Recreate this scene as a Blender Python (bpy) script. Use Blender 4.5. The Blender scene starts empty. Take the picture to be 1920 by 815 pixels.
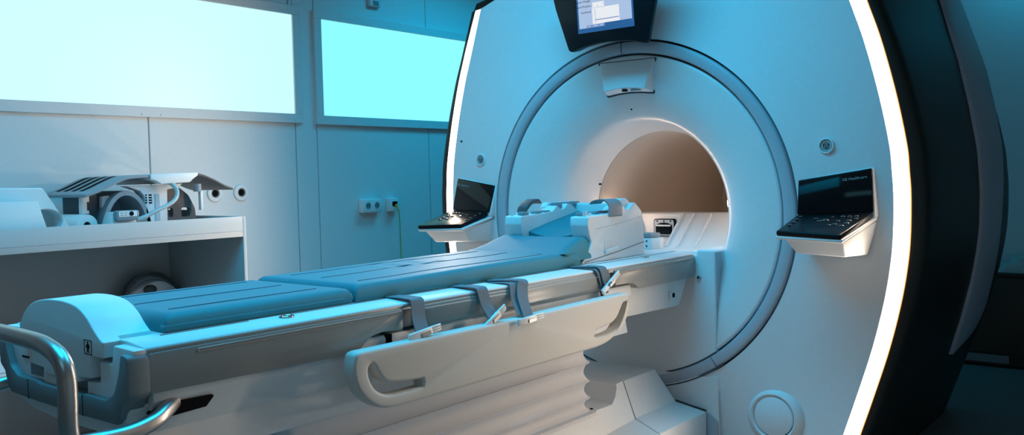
import bpy, bmesh, math, random
import numpy as np
from mathutils import Vector, Matrix
random.seed(4)
SC = bpy.context.scene
COL = SC.collection
PI = math.pi

# ------------------------------------------------------------------ materials
def mat(name, col, rough=.45, metal=0., noise=0., nscale=60., bump=0., bscale=300., coat=0., spec=.5, trans=0.):
    m = bpy.data.materials.new(name); m.use_nodes = True
    nt = m.node_tree; b = nt.nodes['Principled BSDF']
    b.inputs['Base Color'].default_value = (*col, 1)
    b.inputs['Roughness'].default_value = rough
    b.inputs['Metallic'].default_value = metal
    b.inputs['Specular IOR Level'].default_value = spec
    b.inputs['Coat Weight'].default_value = coat
    b.inputs['Transmission Weight'].default_value = trans
    tc = nt.nodes.new('ShaderNodeTexCoord')
    n = nt.nodes.new('ShaderNodeTexNoise'); n.inputs['Scale'].default_value = nscale; n.inputs['Detail'].default_value = 3
    nt.links.new(tc.outputs['Object'], n.inputs['Vector'])
    r = nt.nodes.new('ShaderNodeValToRGB')
    d = max(noise, .015)
    r.color_ramp.elements[0].position = .3; r.color_ramp.elements[1].position = .7
    r.color_ramp.elements[0].color = (*[max(c * (1 - d), 0) for c in col], 1)
    r.color_ramp.elements[1].color = (*[min(c * (1 + d), 1) for c in col], 1)
    nt.links.new(n.outputs['Fac'], r.inputs['Fac']); nt.links.new(r.outputs['Color'], b.inputs['Base Color'])
    if bump:
        n2 = nt.nodes.new('ShaderNodeTexNoise'); n2.inputs['Scale'].default_value = bscale
        nt.links.new(tc.outputs['Object'], n2.inputs['Vector'])
        bp = nt.nodes.new('ShaderNodeBump'); bp.inputs['Strength'].default_value = bump; bp.inputs['Distance'].default_value = .002
        nt.links.new(n2.outputs['Fac'], bp.inputs['Height']); nt.links.new(bp.outputs['Normal'], b.inputs['Normal'])
    return m
def emis(name, col, strength, base=(.8, .8, .8)):
    m = bpy.data.materials.new(name); m.use_nodes = True
    nt = m.node_tree; b = nt.nodes['Principled BSDF']
    b.inputs['Base Color'].default_value = (*base, 1); b.inputs['Roughness'].default_value = .4
    b.inputs['Emission Color'].default_value = (*col, 1); b.inputs['Emission Strength'].default_value = strength
    return m
M = dict(
    white=mat('white_plastic', (.80, .81, .82), .42, spec=.4),
    face=mat('scanner_white', (.78, .80, .82), .48, spec=.35),
    ring=mat('ring_grey', (.46, .50, .56), .38),
    dark=mat('dark_gap', (.012, .014, .018), .6),
    funnel=mat('funnel_white', (.78, .79, .80), .30, spec=.5),
    keypad=mat('keypad_black', (.006, .007, .009), .24, spec=.12),
    wallb=mat('wall_grey', (.20, .21, .22), .7),
    latch=mat('latch_grey', (.22, .27, .31), .5),
    gap=mat('gap_grey', (.05, .06, .075), .6),
    amber=emis('strip_fringe_amber', (1., .42, .06), 1.3),
    black=mat('shell_black', (.014, .0125, .010), .42, spec=.3),
    gloss=mat('gloss_black', (.005, .006, .007), .08, spec=.22),
    bezel=mat('bezel_black', (.004, .007, .010), .35, spec=.25),
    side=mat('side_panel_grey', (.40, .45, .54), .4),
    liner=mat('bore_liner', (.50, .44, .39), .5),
    rail=mat('rail_grey', (.32, .315, .30), .34, noise=.02, spec=.6),
    bumper=mat('bumper_grey', (.20, .23, .245), .5),
    knuckle=mat('joint_grey', (.16, .175, .18), .45),
    board=mat('side_board_beige', (.66, .64, .60), .55, noise=.05, nscale=420, bump=.12, bscale=600),
    bellows=mat('bellows_fabric', (.70, .68, .69), .65, noise=.02, nscale=200),
    pad=mat('pad_vinyl', (.04, .23, .28), .58, spec=.3, noise=.03, nscale=90, bump=.06, bscale=800),
    groove=mat('pad_groove', (.05, .13, .17), .6),
    strap=mat('webbing_grey', (.13, .17, .20), .7, noise=.06, nscale=500),
    buckle=mat('buckle_white', (.86, .89, .89), .35),
    steel=mat('brushed_steel', (.46, .45, .44), .33, metal=1.),
    chrome=mat('chrome', (.75, .75, .75), .12, metal=1.),
    wall=mat('wall_panel_white', (.74, .76, .77), .5, noise=.01, spec=.3),
    frame=mat('panel_frame', (.70, .72, .73), .45),
    ceil=mat('ceiling_white', (.35, .36, .37), .7),
    floor=mat('floor_vinyl', (.20, .195, .19), .45, noise=.3, nscale=180),
    cab=mat('cabinet_white', (.47, .49, .50), .45),
    cabin=mat('cabinet_inside', (.40, .42, .43), .6),
    brown=mat('cabinet_brown', (.06, .045, .035), .5),
    coil=mat('coil_grey', (.25, .30, .34), .42),
    coild=mat('coil_dark', (.07, .075, .085), .5),
    foam=mat('foam_pale', (.62, .70, .72), .85, noise=.03, nscale=300, bump=.08),
    paper=mat('paper_roll', (.72, .74, .74), .8),
    cardboard=mat('card_core', (.16, .13, .10), .8),
    cable=mat('cable_clear', (.62, .66, .66), .3, trans=.2),
    green=mat('earth_wire', (.28, .42, .05), .5),
    yellow=mat('earth_plug', (.70, .50, .06), .5),
    ink=mat('ink_dark', (.004, .005, .007), .8, spec=.1),
    letter=mat('lettering_grey', (.30, .33, .35), .5),
    key=mat('key_black', (.03, .03, .033), .2, spec=.6),
    btn=mat('button_grey', (.42, .46, .48), .4),
    bag=mat('plastic_wrap', (.5, .49, .47), .25, noise=.1, nscale=40),
    strip=emis('strip_light', (1., .80, .62), 6.),
    borelamp=emis('bore_lamp', (1., .68, .48), 170.),
    boreline=emis('bore_line_lamp', (1., .76, .58), 11.),
    lp1=emis('backlit_panel_pale', (.60, 1.02, 1.06), 1.0, (.1, .1, .1)),
    lp2=emis('backlit_panel_cyan', (.27, 1.0, 1.06), 1.0, (.1, .1, .1)),
    scr=emis('screen_lit', (.46, .60, .86), .85, (.02, .02, .02)),
    scrw=emis('screen_white', (.85, .86, .90), .95, (.02, .02, .02)),
    scrb=emis('screen_blue', (.02, .12, .36), .8, (.02, .02, .02)),
    scrt=emis('screen_tab', (.22, .36, .68), .8, (.02, .02, .02)),
)

# ------------------------------------------------------------------ mesh builder
class B:
    def __init__(s): s.bm = bmesh.new()
    def face(s, vs):
        try: return s.bm.faces.new(vs)
        except ValueError: return None
    def V(s, *pts): return [s.bm.verts.new(p) for p in pts]
    def hexa(s, c):
        v = s.V(*c)
        for f in ((0, 1, 2, 3), (7, 6, 5, 4), (0, 4, 5, 1), (1, 5, 6, 2), (2, 6, 7, 3), (3, 7, 4, 0)): s.face([v[i] for i in f])
        return s
    def box(s, x0, x1, y0, y1, z0, z1):
        return s.hexa([(x0, y0, z0), (x1, y0, z0), (x1, y1, z0), (x0, y1, z0), (x0, y0, z1), (x1, y0, z1), (x1, y1, z1), (x0, y1, z1)])
    def prism(s, poly, ax, a, b):
        def P(p, t): return {'x': (t, p[0], p[1]), 'y': (p[0], t, p[1]), 'z': (p[0], p[1], t)}[ax]
        va = s.V(*[P(p, a) for p in poly]); vb = s.V(*[P(p, b) for p in poly]); n = len(poly)
        s.face(va); s.face(vb[::-1])
        for i in range(n): s.face([va[i], va[(i + 1) % n], vb[(i + 1) % n], vb[i]])
        return s
    def loft(s, rings, closed=True, cap0=True, cap1=True):
        R = [s.V(*r) for r in rings]; n = len(R[0])
        for a, b in zip(R, R[1:]):
            for i in range(n if closed else n - 1): s.face([a[i], a[(i + 1) % n], b[(i + 1) % n], b[i]])
        if closed and cap0: s.face(R[0])
        if closed and cap1: s.face(R[-1][::-1])
        return s
    def tube(s, path, r, seg=12, caps=True):
        P = [Vector(p) for p in path]; rings = []; ref = None
        for i, p in enumerate(P):
            t = (P[min(i + 1, len(P) - 1)] - P[max(i - 1, 0)]).normalized()
            if ref is None:
                ref = Vector((0, 0, 1)) if abs(t.z) < .9 else Vector((1, 0, 0))
            u = (ref - t * ref.dot(t)).normalized(); w = t.cross(u); ref = u
            rr = r[i] if isinstance(r, (list, tuple)) else r
            rings.append([p + rr * (math.cos(a) * u + math.sin(a) * w) for a in [2 * PI * k / seg for k in range(seg)]])
        return s.loft(rings, True, caps, caps)
    def cyl(s, p0, p1, r0, r1=None, seg=24):
        return s.tube([p0, p1], [r0, r0 if r1 is None else r1], seg)
    def lathe(s, prof, cx, cz, seg=96, a0=0., a1=2 * PI, closed=True):
        full = abs(a1 - a0 - 2 * PI) < 1e-6
        n = seg if full else seg + 1
        rings = []
        for r, y in prof:
            rings.append([(cx + r * math.cos(a0 + (a1 - a0) * k / seg), y, cz + r * math.sin(a0 + (a1 - a0) * k / seg)) for k in range(n)])
        return s.loft(rings, full, False, False)
    def sweep(s, sec, ang, cx, cz):
        # closed section [(r,y)] swept over a list of angles about the Y axis
        rings = [[(cx + r * math.cos(a), y, cz + r * math.sin(a)) for r, y in sec] for a in ang]
        return s.loft(rings)
    def ball(s, c, rx, ry, rz, seg=16, rings=10):
        rr = []
        for j in range(1, rings):
            t = PI * j / rings
            rr.append([(c[0] + rx * math.sin(t) * math.cos(2 * PI * k / seg), c[1] + ry * math.sin(t) * math.sin(2 * PI * k / seg), c[2] + rz * math.cos(t)) for k in range(seg)])
        return s.loft(rr)
    def grid(s, f, nu, nv):
        R = [s.V(*[f(i / nu, j / nv) for j in range(nv + 1)]) for i in range(nu + 1)]
        for i in range(nu):
            for j in range(nv): s.face([R[i][j], R[i][j + 1], R[i + 1][j + 1], R[i + 1][j]])
        return s
    def move(s, mtx):
        bmesh.ops.transform(s.bm, matrix=mtx, verts=s.bm.verts); return s
    def build(s, name, m, parent=None, bevel=0., seg=2, sharp=38., merge=True, limit=30.):
        bm = s.bm
        if merge: bmesh.ops.remove_doubles(bm, verts=bm.verts, dist=1e-5)
        bmesh.ops.recalc_face_normals(bm, faces=bm.faces)
        if bevel:
            ed = [e for e in bm.edges if len(e.link_faces) == 2 and e.calc_face_angle(0) > math.radians(limit)]
            bmesh.ops.bevel(bm, geom=ed, offset=bevel, segments=seg, profile=.5, affect='EDGES', clamp_overlap=True)
        for f in bm.faces: f.smooth = True
        for e in bm.edges:
            if len(e.link_faces) == 2 and e.calc_face_angle(0) > math.radians(sharp): e.smooth = False
        me = bpy.data.meshes.new(name); bm.to_mesh(me); bm.free()
        if m is not None: me.materials.append(m)
        o = bpy.data.objects.new(name, me); COL.objects.link(o)
        if parent is not None:
            o.parent = parent
            if parent.type == 'EMPTY': o.location = -parent.location
        return o

def cut(o, cutter):
    c = cutter.build('cutter', None)
    w = bpy.data.objects.new('work', o.data); COL.objects.link(w)
    md = w.modifiers.new('b', 'BOOLEAN'); md.object = c; md.operation = 'DIFFERENCE'; md.solver = 'EXACT'
    bpy.context.view_layer.update()
    dg = bpy.context.evaluated_depsgraph_get()
    me = bpy.data.meshes.new_from_object(w.evaluated_get(dg))
    bpy.data.objects.remove(w); bpy.data.objects.remove(c)
    bm = bmesh.new(); bm.from_mesh(me)
    for f in bm.faces: f.smooth = True
    for e in bm.edges: e.smooth = not (len(e.link_faces) == 2 and e.calc_face_angle(0) > math.radians(38))
    bm.to_mesh(me); bm.free()
    mats = [m for m in o.data.materials]
    o.data = me
    me.materials.clear()
    for m in mats: me.materials.append(m)
    return o
def area2(P): return sum(P[i - 1][0] * P[i][1] - P[i][0] * P[i - 1][1] for i in range(len(P))) / 2
def inset(P, d):
    # shift a closed polygon along its inner normals (counter-clockwise = inwards)
    out = []; n = len(P)
    for i in range(n):
        a, b, c = Vector(P[i - 1]), Vector(P[i]), Vector(P[(i + 1) % n])
        t = ((b - a).normalized() + (c - b).normalized()); t = t.normalized() if t.length > 1e-6 else (c - b).normalized()
        out.append((b.x - t.y * d, b.y + t.x * d))
    return out
def holed_plate(outer, holes, x0, x1, bev, n=4):
    # flat board in the YZ plane with through holes and generously rounded edges
    b = B(); sg = 1 if x1 > x0 else -1
    if area2(outer) < 0: outer = outer[::-1]
    holes = [h if area2(h) < 0 else h[::-1] for h in holes]
    loops_f, loops_b = [], []
    for P in [outer] + holes:
        rings = []
        for k in range(n + 1):
            a = PI / 2 * k / n
            rings.append([(x1 - sg * bev * (1 - math.cos(a)), y, z) for y, z in inset(P, bev * (1 - math.sin(a)))])
        rings = [[(x1, y, z) for y, z in inset(P, bev)]] + rings[1:]
        for k in range(n + 1):
            a = PI / 2 * k / n
            rings.append([(x0 + sg * bev * (1 - math.sin(a)), y, z) for y, z in inset(P, bev * (1 - math.cos(a)))])
        R = [b.V(*r) for r in rings]; m = len(P)
        for p, q in zip(R, R[1:]):
            for i in range(m): b.face([p[i], p[(i + 1) % m], q[(i + 1) % m], q[i]])
        loops_f.append(R[0]); loops_b.append(R[-1])
    for L in (loops_f, loops_b):
        ed = []
        for vs in L:
            for i in range(len(vs)):
                e = b.bm.edges.get((vs[i], vs[(i + 1) % len(vs)]))
                if e: ed.append(e)
        bmesh.ops.triangle_fill(b.bm, use_beauty=True, edges=ed)
    return b
def round_after(o, w, seg=3, angle=40):
    md = o.modifiers.new('edge_round', 'BEVEL'); md.width = w; md.segments = seg; md.limit_method = 'ANGLE'; md.angle_limit = math.radians(angle)
    md.harden_normals = False
    return o
def rpoly(pts, rad, n=6):
    out = []; N = len(pts)
    for i, p in enumerate(pts):
        r = rad[i] if isinstance(rad, (list, tuple)) else rad
        P = Vector(p); A = Vector(pts[i - 1]) - P; C = Vector(pts[(i + 1) % N]) - P
        if r <= 0: out.append(tuple(P)); continue
        ang = A.angle(C); d = min(r / math.tan(ang / 2), A.length * .48, C.length * .48)
        a = P + A.normalized() * d; c = P + C.normalized() * d
        for k in range(n + 1):
            t = k / n; q = a * (1 - t) ** 2 + P * 2 * t * (1 - t) + c * t * t
            out.append((q.x, q.y))
    return out
def smooth_curve(pts, n=6):
    P = [Vector(p) for p in pts]; out = []
    for i in range(len(P) - 1):
        p0 = P[max(i - 1, 0)]; p1 = P[i]; p2 = P[i + 1]; p3 = P[min(i + 2, len(P) - 1)]
        for k in range(n):
            t = k / n
            out.append(.5 * ((2 * p1) + (p2 - p0) * t + (2 * p0 - 5 * p1 + 4 * p2 - p3) * t * t + (3 * p1 - p0 - 3 * p2 + p3) * t ** 3))
    out.append(P[-1]); return out
def thing(name, label, cat, loc, group=None):
    o = bpy.data.objects.new(name, None); o.empty_display_size = .1; COL.objects.link(o); o.location = loc
    return tag(o, label, cat, group)
def tag(o, label, cat, group=None):
    o['label'] = label; o['category'] = cat
    if group: o['group'] = group
    return o
def struct(o): o['kind'] = 'structure'; return o
def text(s, name, size, mtx, m, parent, extrude=.0004, align='LEFT'):
    cu = bpy.data.curves.new(name, 'FONT'); cu.body = s; cu.size = size; cu.extrude = extrude; cu.align_x = align; cu.align_y = 'CENTER'; cu.resolution_u = 2
    t = bpy.data.objects.new(name, cu); COL.objects.link(t)
    bpy.context.view_layer.update()
    me = bpy.data.meshes.new_from_object(t.evaluated_get(bpy.context.evaluated_depsgraph_get()))
    bpy.data.objects.remove(t)
    me.transform(mtx); me.materials.clear(); me.materials.append(m)
    o = bpy.data.objects.new(name, me); COL.objects.link(o); o.parent = parent
    if parent.type == 'EMPTY': o.location = -parent.location
    return o
def frame_mtx(org, right, up):
    r = Vector(right).normalized(); u = Vector(up); u = (u - r * u.dot(r)).normalized(); n = r.cross(u)
    return Matrix(((r.x, u.x, n.x, org[0]), (r.y, u.y, n.y, org[1]), (r.z, u.z, n.z, org[2]), (0, 0, 0, 1)))

ISO = 1.03
# ------------------------------------------------------------------ room
XW, XE, YB, YF, ZC = -2.2, 3.3, 3.12, -5.2, 2.8
struct(B().box(XW - .1, XE + .1, YF - .1, YB + .1, -.1, 0).build('floor', M['floor']))
struct(B().box(XW - .1, XE + .1, YF - .1, YB + .1, ZC, ZC + .1).build('ceiling', M['ceil']))
wl = B(); wl.box(XW - .1, XW - .014, YF, YB, 0, ZC)
def wpan(y0, y1, z0, z1): wl.box(XW - .02, XW, y0 + .0035, y1 - .0035, z0, z1)
for y0, y1 in ((YF, -4.0), (-4.0, -2.9), (-2.9, -1.95), (-1.95, -.875), (-.875, .008)): wpan(y0, y1, 0, 1.56)
for y0, y1 in ((YF, -3.2), (-3.2, -1.6), (-1.6, -.02)): wpan(y0, y1, 1.56, ZC)
wl.box(XW - .02, XW, -.013, .008, 1.56, ZC)
for y0, y1 in ((.008, .16), (.16, 1.085), (1.085, 2.1), (2.1, YB)): wpan(y0, y1, 0, ZC)
struct(wl.build('wall_left', M['wall'], bevel=.0015, seg=1))
wb = B(); wb.box(XW - .1, XE + .1, YB, YB + .1, 0, ZC)
struct(wb.build('wall_back', M['wall']))
struct(B().box(XE, XE + .1, YF, YB, 0, ZC).build('wall_right', M['wall']))
struct(B().box(XW - .1, XE + .1, YF - .1, YF, 0, ZC).build('wall_front', M['wallb']))

def light_panel(y0, y1, z0, z1, fw, em, label, screws):
    t = thing('light_panel', label, 'light panel', (XW, (y0 + y1) / 2, z0), 'backlit wall panels')
    f = B()
    X0, X1 = XW + .0005, XW + .022
    f.box(X0, X1, y0, y1, z0, z0 + fw); f.box(X0, X1, y0, y1, z1 - fw, z1)
    f.box(X0, X1, y0, y0 + fw, z0 + fw, z1 - fw); f.box(X0, X1, y1 - fw, y1, z0 + fw, z1 - fw)
    fo = f.build('frame', M['frame'], t, merge=False, bevel=.002, seg=1)
    B().box(X0, XW + .010, y0 + fw - .002, y1 - fw + .002, z0 + fw - .002, z1 - fw + .002).build('diffuser', em, t)
    for (y, z) in screws:
        B().cyl((X1 - .001, y, z), (X1 + .003, y, z), .006, .0045, 12).build('screw', M['frame'], fo)
light_panel(-2.35, .049, 1.532, 2.192, .052, M['lp1'], 'large pale glowing light panel on the wall above the shelf', [(-.917, 1.545), (-.819, 1.545), (.028, 1.60), (.028, 2.12), (-.005, 1.548), (.028, 1.86)])
light_panel(.148, 1.98, 1.530, 2.192, .052, M['lp2'], 'smaller cyan glowing light panel partly behind the scanner', [(.165, 1.60), (.165, 2.12), (.24, 1.545), (1.0, 1.545), (.165, 1.86)])

t = thing('wall_sensor', 'small pale box on the wall above the cyan light panel', 'wall box', (XW, .625, 2.27))
b0 = B().box(XW + .0005, XW + .03, .575, .67, 2.266, 2.36).build('housing', M['frame'], t, bevel=.006)
B().box(XW + .03, XW + .033, .60, .645, 2.272, 2.30).build('sensor_window', M['bumper'], t)

def socket_face(parent, yc, zc):
    r = B(); r.lathe([(.0195, .0), (.0215, -.002), (.0225, 0.0)], 0, 0, 24)
    r.move(Matrix.Translation((XW + .044, yc, zc)) @ Matrix.Rotation(PI / 2, 4, 'Z'))
    f = r.build('socket_ring', M['frame'], parent)
    B().cyl((XW + .0435, yc, zc), (XW + .0445, yc, zc), .0195, seg=24).build('socket_well', M['bumper'], parent)
    for d in (-.0085, .0085):
        B().cyl((XW + .044, yc + d, zc), (XW + .0452, yc + d, zc), .0028, seg=8).build('pin_hole', M['ink'], parent)
t = thing('double_socket', 'white double power socket on the wall left of the scanner', 'socket', (XW, .533, 1.04))
p = B().box(XW + .0005, XW + .044, .455, .612, 1.0, 1.085).build('housing', M['white'], t, bevel=.008)
socket_face(t, .498, 1.043); socket_face(t, .57, 1.043)
t = thing('data_outlet', 'single white wall outlet with a yellow plug in it', 'socket', (XW, .717, 1.04))
B().box(XW + .0005, XW + .044, .678, .757, 1.0, 1.085).build('housing', M['white'], t, bevel=.008)
B().box(XW + .044, XW + .047, .698, .738, 1.032, 1.062).build('jack', M['ink'], t)
t = thing('earth_cable', 'thin yellow-green cable hanging from the single outlet', 'cable', (XW + .03, .727, 0))
B().tube([(XW + .0475, .722, 1.041), (XW + .06, .723, 1.035), (XW + .066, .727, 1.012)], [.006, .006, .004], 10).build('plug', M['yellow'], t)
B().tube(smooth_curve([(XW + .066, .727, 1.012), (XW + .066, .735, .95), (XW + .05, .752, .83), (XW + .035, .768, .68), (XW + .03, .775, .4), (XW + .03, .78, .05), (XW + .03, .83, .006)]), .0032, 8).build('wire', M['green'], t)
for y, lab in ((-.526, 'round white wall port half hidden by the grey coil wing'), (-.368, 'round white wall port fully in view right of the grey coil wing')):
    t = thing('wall_port', lab, 'wall port', (XW, y, 1.148), 'round ports in the wall')
    r = B().lathe([(.022, -.006), (.024, -.011), (.042, -.009), (.0455, -.004), (.0455, -.0005)], 0, 0, 40)
    r.move(Matrix.Translation((XW, y, 1.149)) @ Matrix.Rotation(PI / 2, 4, 'Z')).build('flange', M['white'], t)
    r = B().lathe([(.0225, -.010), (.018, -.009), (.0165, -.004)], 0, 0, 32)
    r.move(Matrix.Translation((XW, y, 1.149)) @ Matrix.Rotation(PI / 2, 4, 'Z')).build('bushing', M['cardboard'], t)
    B().cyl((XW + .0006, y, 1.149), (XW + .004, y, 1.149), .0225, seg=32).build('hole', M['ink'], t)

# ------------------------------------------------------------------ scanner
S = thing('mri_scanner', 'white tunnel scanner with glowing edge strips and a black side shell', 'scanner', (0, .8, 0))
ZI = [0, .24, .38, .557, .72, .854, .963, 1.1, 1.186, 1.276, 1.45, 1.64, 1.79, 1.99]
XI = [.78, .857, .903, .958, .998, 1.021, 1.031, 1.033, 1.028, 1.02, .986, .937, .887, .822]
side = smooth_curve([(x, z, 0) for x, z in zip(XI, ZI)], 8)          # x, z
arch = smooth_curve([(.822, 1.99, 0), (.70, 2.03, 0), (.45, 2.085, 0), (.2, 2.115, 0), (0, 2.12, 0)], 6)
half = [(p.x, p.y) for p in side] + [(p.x, p.y) for p in arch[1:]]
outline = half + [(-x, z) for x, z in half[-2::-1]]                   # right bottom -> top -> left bottom
def ray_out(a):
    d = Vector((math.cos(a), math.sin(a))); best = 9
    O = outline + [outline[0]]
    for (x0, z0), (x1, z1) in zip(O, O[1:]):
        ex, ez = x1 - x0, z1 - z0; den = d.x * ez - d.y * ex
        if abs(den) < 1e-9: continue
        px, pz = x0, z0 - ISO
        tt = (px * ez - pz * ex) / den; u = (px * d.y - pz * d.x) / den
        if tt > 0 and -1e-6 <= u <= 1 + 1e-6: best = min(best, tt)
    return best
angs = [2 * PI * k / 320 for k in range(320)]
for cx, cz in ((.822, 1.99), (-.822, 1.99), (.78, 0), (-.78, 0)): angs.append(math.atan2(cz - ISO, cx) % (2 * PI))
angs = sorted(angs)
RR = .717; RC = .985
def face_y(r, ro):
    if r <= RC: return .034 * (r - RR) / (RC - RR)
    t_ = (r - RC) / max(ro - RC, 1e-4); return .034 + .014 * t_
rings = []
for a in angs:
    ro = ray_out(a); rc = min(RC, RR + (ro - RR) * .86)
    rs = [RR, RR + .004, RR + (rc - RR) * .5, rc - .004, rc + .002] + [rc + (ro - rc) * k for k in (.12, .3, .5, .7, .85, 1)]
    rings.append([(RR * math.cos(a), .05, ISO + RR * math.sin(a))] + [(r * math.cos(a), face_y(r, ro) if ro > RC else .048 * (r - RR) / (ro - RR), ISO + r * math.sin(a)) for r in rs] + [(ro * math.cos(a), .075, ISO + ro * math.sin(a))])
fb = B(); R_ = [fb.V(*r) for r in rings]
for i in range(len(R_)):
    a, b = R_[i], R_[(i + 1) % len(R_)]
    for j in range(len(a) - 1): fb.face([a[j], a[j + 1], b[j + 1], b[j]])
fb.build('front_cover', M['face'], S, sharp=50)
# dark backing behind the ring gaps
B().lathe([(.640, .034), (.735, .034), (.735, .044), (.640, .044), (.640, .034)], 0, ISO, 128).build('gap_backing', M['gap'], S)
# ring in two arcs
def arc(a0, a1, n=90): return [a0 + (a1 - a0) * k / n for k in range(n + 1)]
sec = [(.6605, .033), (.6605, .002), (.663, -.004), (.668, -.007), (.700, -.007), (.7055, -.004), (.708, .002), (.708, .033)]
aT = math.radians(91.5); aBR = math.atan2(.45 - ISO, .382)
for s0, s1 in ((aBR + .004, aT - .004), (aT + .004, aBR + 2 * PI - .004)):
    B().sweep(sec, arc(s0, s1), 0, ISO).build('trim_ring', M['ring'], S, sharp=50)
for r_, y_ in ((.6572, .0005), (.7112, -.0040)):
    B().tube([(r_ * math.cos(a), y_, ISO + r_ * math.sin(a)) for a in arc(math.radians(-126), math.radians(-54), 60)], .0030, 6).build('ring_seam', M['gap'], S)
# trumpet shaped bore entry
prof = [(.652, .04), (.652, .010), (.6495, .006), (.64, .0055), (.60, .009), (.55, .016), (.50, .030), (.46, .049), (.43, .068), (.41, .084), (.397, .101), (.387, .124), (.376, .165), (.366, .215), (.358, .262), (.352, .305)]
pp = smooth_curve([(r, y, 0) for r, y in prof[3:]], 4)
B().lathe(prof[:3] + [(p.x, p.y) for p in pp], 0, ISO, 160).build('bore_funnel', M['funnel'], S, sharp=60)
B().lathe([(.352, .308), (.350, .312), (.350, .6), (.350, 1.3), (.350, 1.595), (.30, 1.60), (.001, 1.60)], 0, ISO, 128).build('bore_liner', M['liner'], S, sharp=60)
# black shell
def off(k, dz):
    out = []
    for x, z in outline:
        kk = k if z <= 1.9901 else k * max(0, min(1, (abs(x) - .74) / .08))
        out.append((x * (1 + kk / 1.03), z + (dz - .035 if z > 1.9901 and dz > .066 else 0)))
    return out
secs = [(.075, .028, .02), (.063, .0555, .035), (.0655, .080, .05), (.073, .096, .065), (.088, .1035, .07), (.13, .106, .075), (.3, .106, .08), (.85, .106, .08), (1.45, .104, .08), (1.56, .09, .06), (1.61, .05, .02)]
B().loft([[(x, y, z) for x, z in off(k, dz)] for y, k, dz in secs], True, False, True).build('body_shell', M['black'], S, sharp=40)
# light strips
for s in (1, -1):
    rr = []
    for p in side[1:]:
        x, z = p.x, p.y
        rr.append([(s * (x + d * (1 if z < 1.8 else 1 - .25 * (z - 1.8) / .2)), y, z) for d, y in ((.0015, .076), (.0015, .0505), (.012, .0510), (.038, .0545), (.052, .0575), (.052, .076))])
    B().loft(rr).build('light_strip', M['strip'], S)
    ag = [[(s * (p.x + d * (1 if p.y < 1.8 else 1 - .25 * (p.y - 1.8) / .2)), y, p.y) for d, y in ((.0522, .0578), (.0548, .0615), (.0548, .075), (.0522, .075))] for p in side[1:]]
    B().loft(ag).build('strip_fringe', M['amber'], S)  # glowing sliver added for the orange fringe of the strip light
for s in (1, -1):
    for zz_ in (.2, .5, .78, 1.22, 1.45, 1.7, 1.95):
        l = bpy.data.lights.new('strip_lamp', 'SPOT'); l.energy = 12.; l.color = (1., .80, .62); l.shadow_soft_size = .025; l.spot_size = math.radians(172); l.spot_blend = 1.
        lo_ = bpy.data.objects.new('strip_lamp', l); COL.objects.link(lo_)
        lo_.location = (s * (float(np.interp(zz_, ZI, XI)) + .027), .028, zz_); lo_.rotation_euler = (PI / 2, 0, PI)
        d_ = Vector((s * .12, -1, 0)); lo_.rotation_euler = d_.to_track_quat('-Z', 'Y').to_euler()
# blue-grey crescent cover on the visible flank
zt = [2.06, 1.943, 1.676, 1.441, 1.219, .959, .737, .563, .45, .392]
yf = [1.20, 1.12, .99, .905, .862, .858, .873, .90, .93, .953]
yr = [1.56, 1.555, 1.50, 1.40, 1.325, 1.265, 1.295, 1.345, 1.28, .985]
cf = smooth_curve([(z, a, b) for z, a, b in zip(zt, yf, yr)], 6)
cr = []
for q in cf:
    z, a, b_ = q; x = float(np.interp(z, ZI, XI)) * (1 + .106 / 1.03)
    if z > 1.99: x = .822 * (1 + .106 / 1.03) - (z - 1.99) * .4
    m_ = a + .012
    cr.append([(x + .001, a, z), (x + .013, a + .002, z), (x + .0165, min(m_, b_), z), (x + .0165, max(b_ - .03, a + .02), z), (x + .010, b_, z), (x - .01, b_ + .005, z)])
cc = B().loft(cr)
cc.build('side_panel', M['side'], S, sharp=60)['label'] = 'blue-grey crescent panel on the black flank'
# emergency buttons
for s in (1, -1):
    x, y, z = s * .815, .0035, 1.28; dY = .0125
    o = B().lathe([(.0225, .006), (.0215, .0), (.0235, -.003), (.0265, -.003), (.0285, .004), (.0285, .008)], x, z, 40).move(Matrix.Translation((0, dY, 0))).build('call_button', M['face'], S)
    B().cyl((x, .006, z), (x, .0015, z), .0205, seg=36).move(Matrix.Translation((0, dY, 0))).build('button_cap', M['btn'], o)
    B().lathe([(.0205, .0055), (.0205, .0005), (.0225, .0005), (.0225, .0055)], x, z, 36).move(Matrix.Translation((0, dY, 0))).build('button_gap', M['ink'], o)
    sy = B(); sy.lathe([(.0105, .0014), (.0105, .0008), (.0122, .0008), (.0122, .0014)], x, z, 32)
    for p0, p1 in (((-.0095, .005), (.0095, .005)), ((.0095, .005), (0, -.0115)), ((0, -.0115), (-.0095, .005))):
        sy.tube([(x + p0[0], .001, z + p0[1]), (x + p1[0], .001, z + p1[1])], .0009, 6)
    sy.cyl((x, .0014, z - .0005), (x, .0005, z - .0005), .0035, seg=3)
    sy.move(Matrix.Translation((0, dY, 0))).build('button_symbol', M['ink'], o)
# tiny sensors
B().cyl((-.002, .045, 1.465), (-.002, .048, 1.465), .0035, seg=10).move(Matrix.Translation((0, -.0065, 0))).build('sensor_hole', M['ink'], S)
B().cyl((-.958, .0345, 1.375), (-.958, .04, 1.375), .004, seg=10).build('sensor_hole', M['ink'], S)
B().cyl((-.334, .288, 1.154), (-.322, .288, 1.154), .004, seg=10).build('sensor_hole', M['ink'], S)
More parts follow.
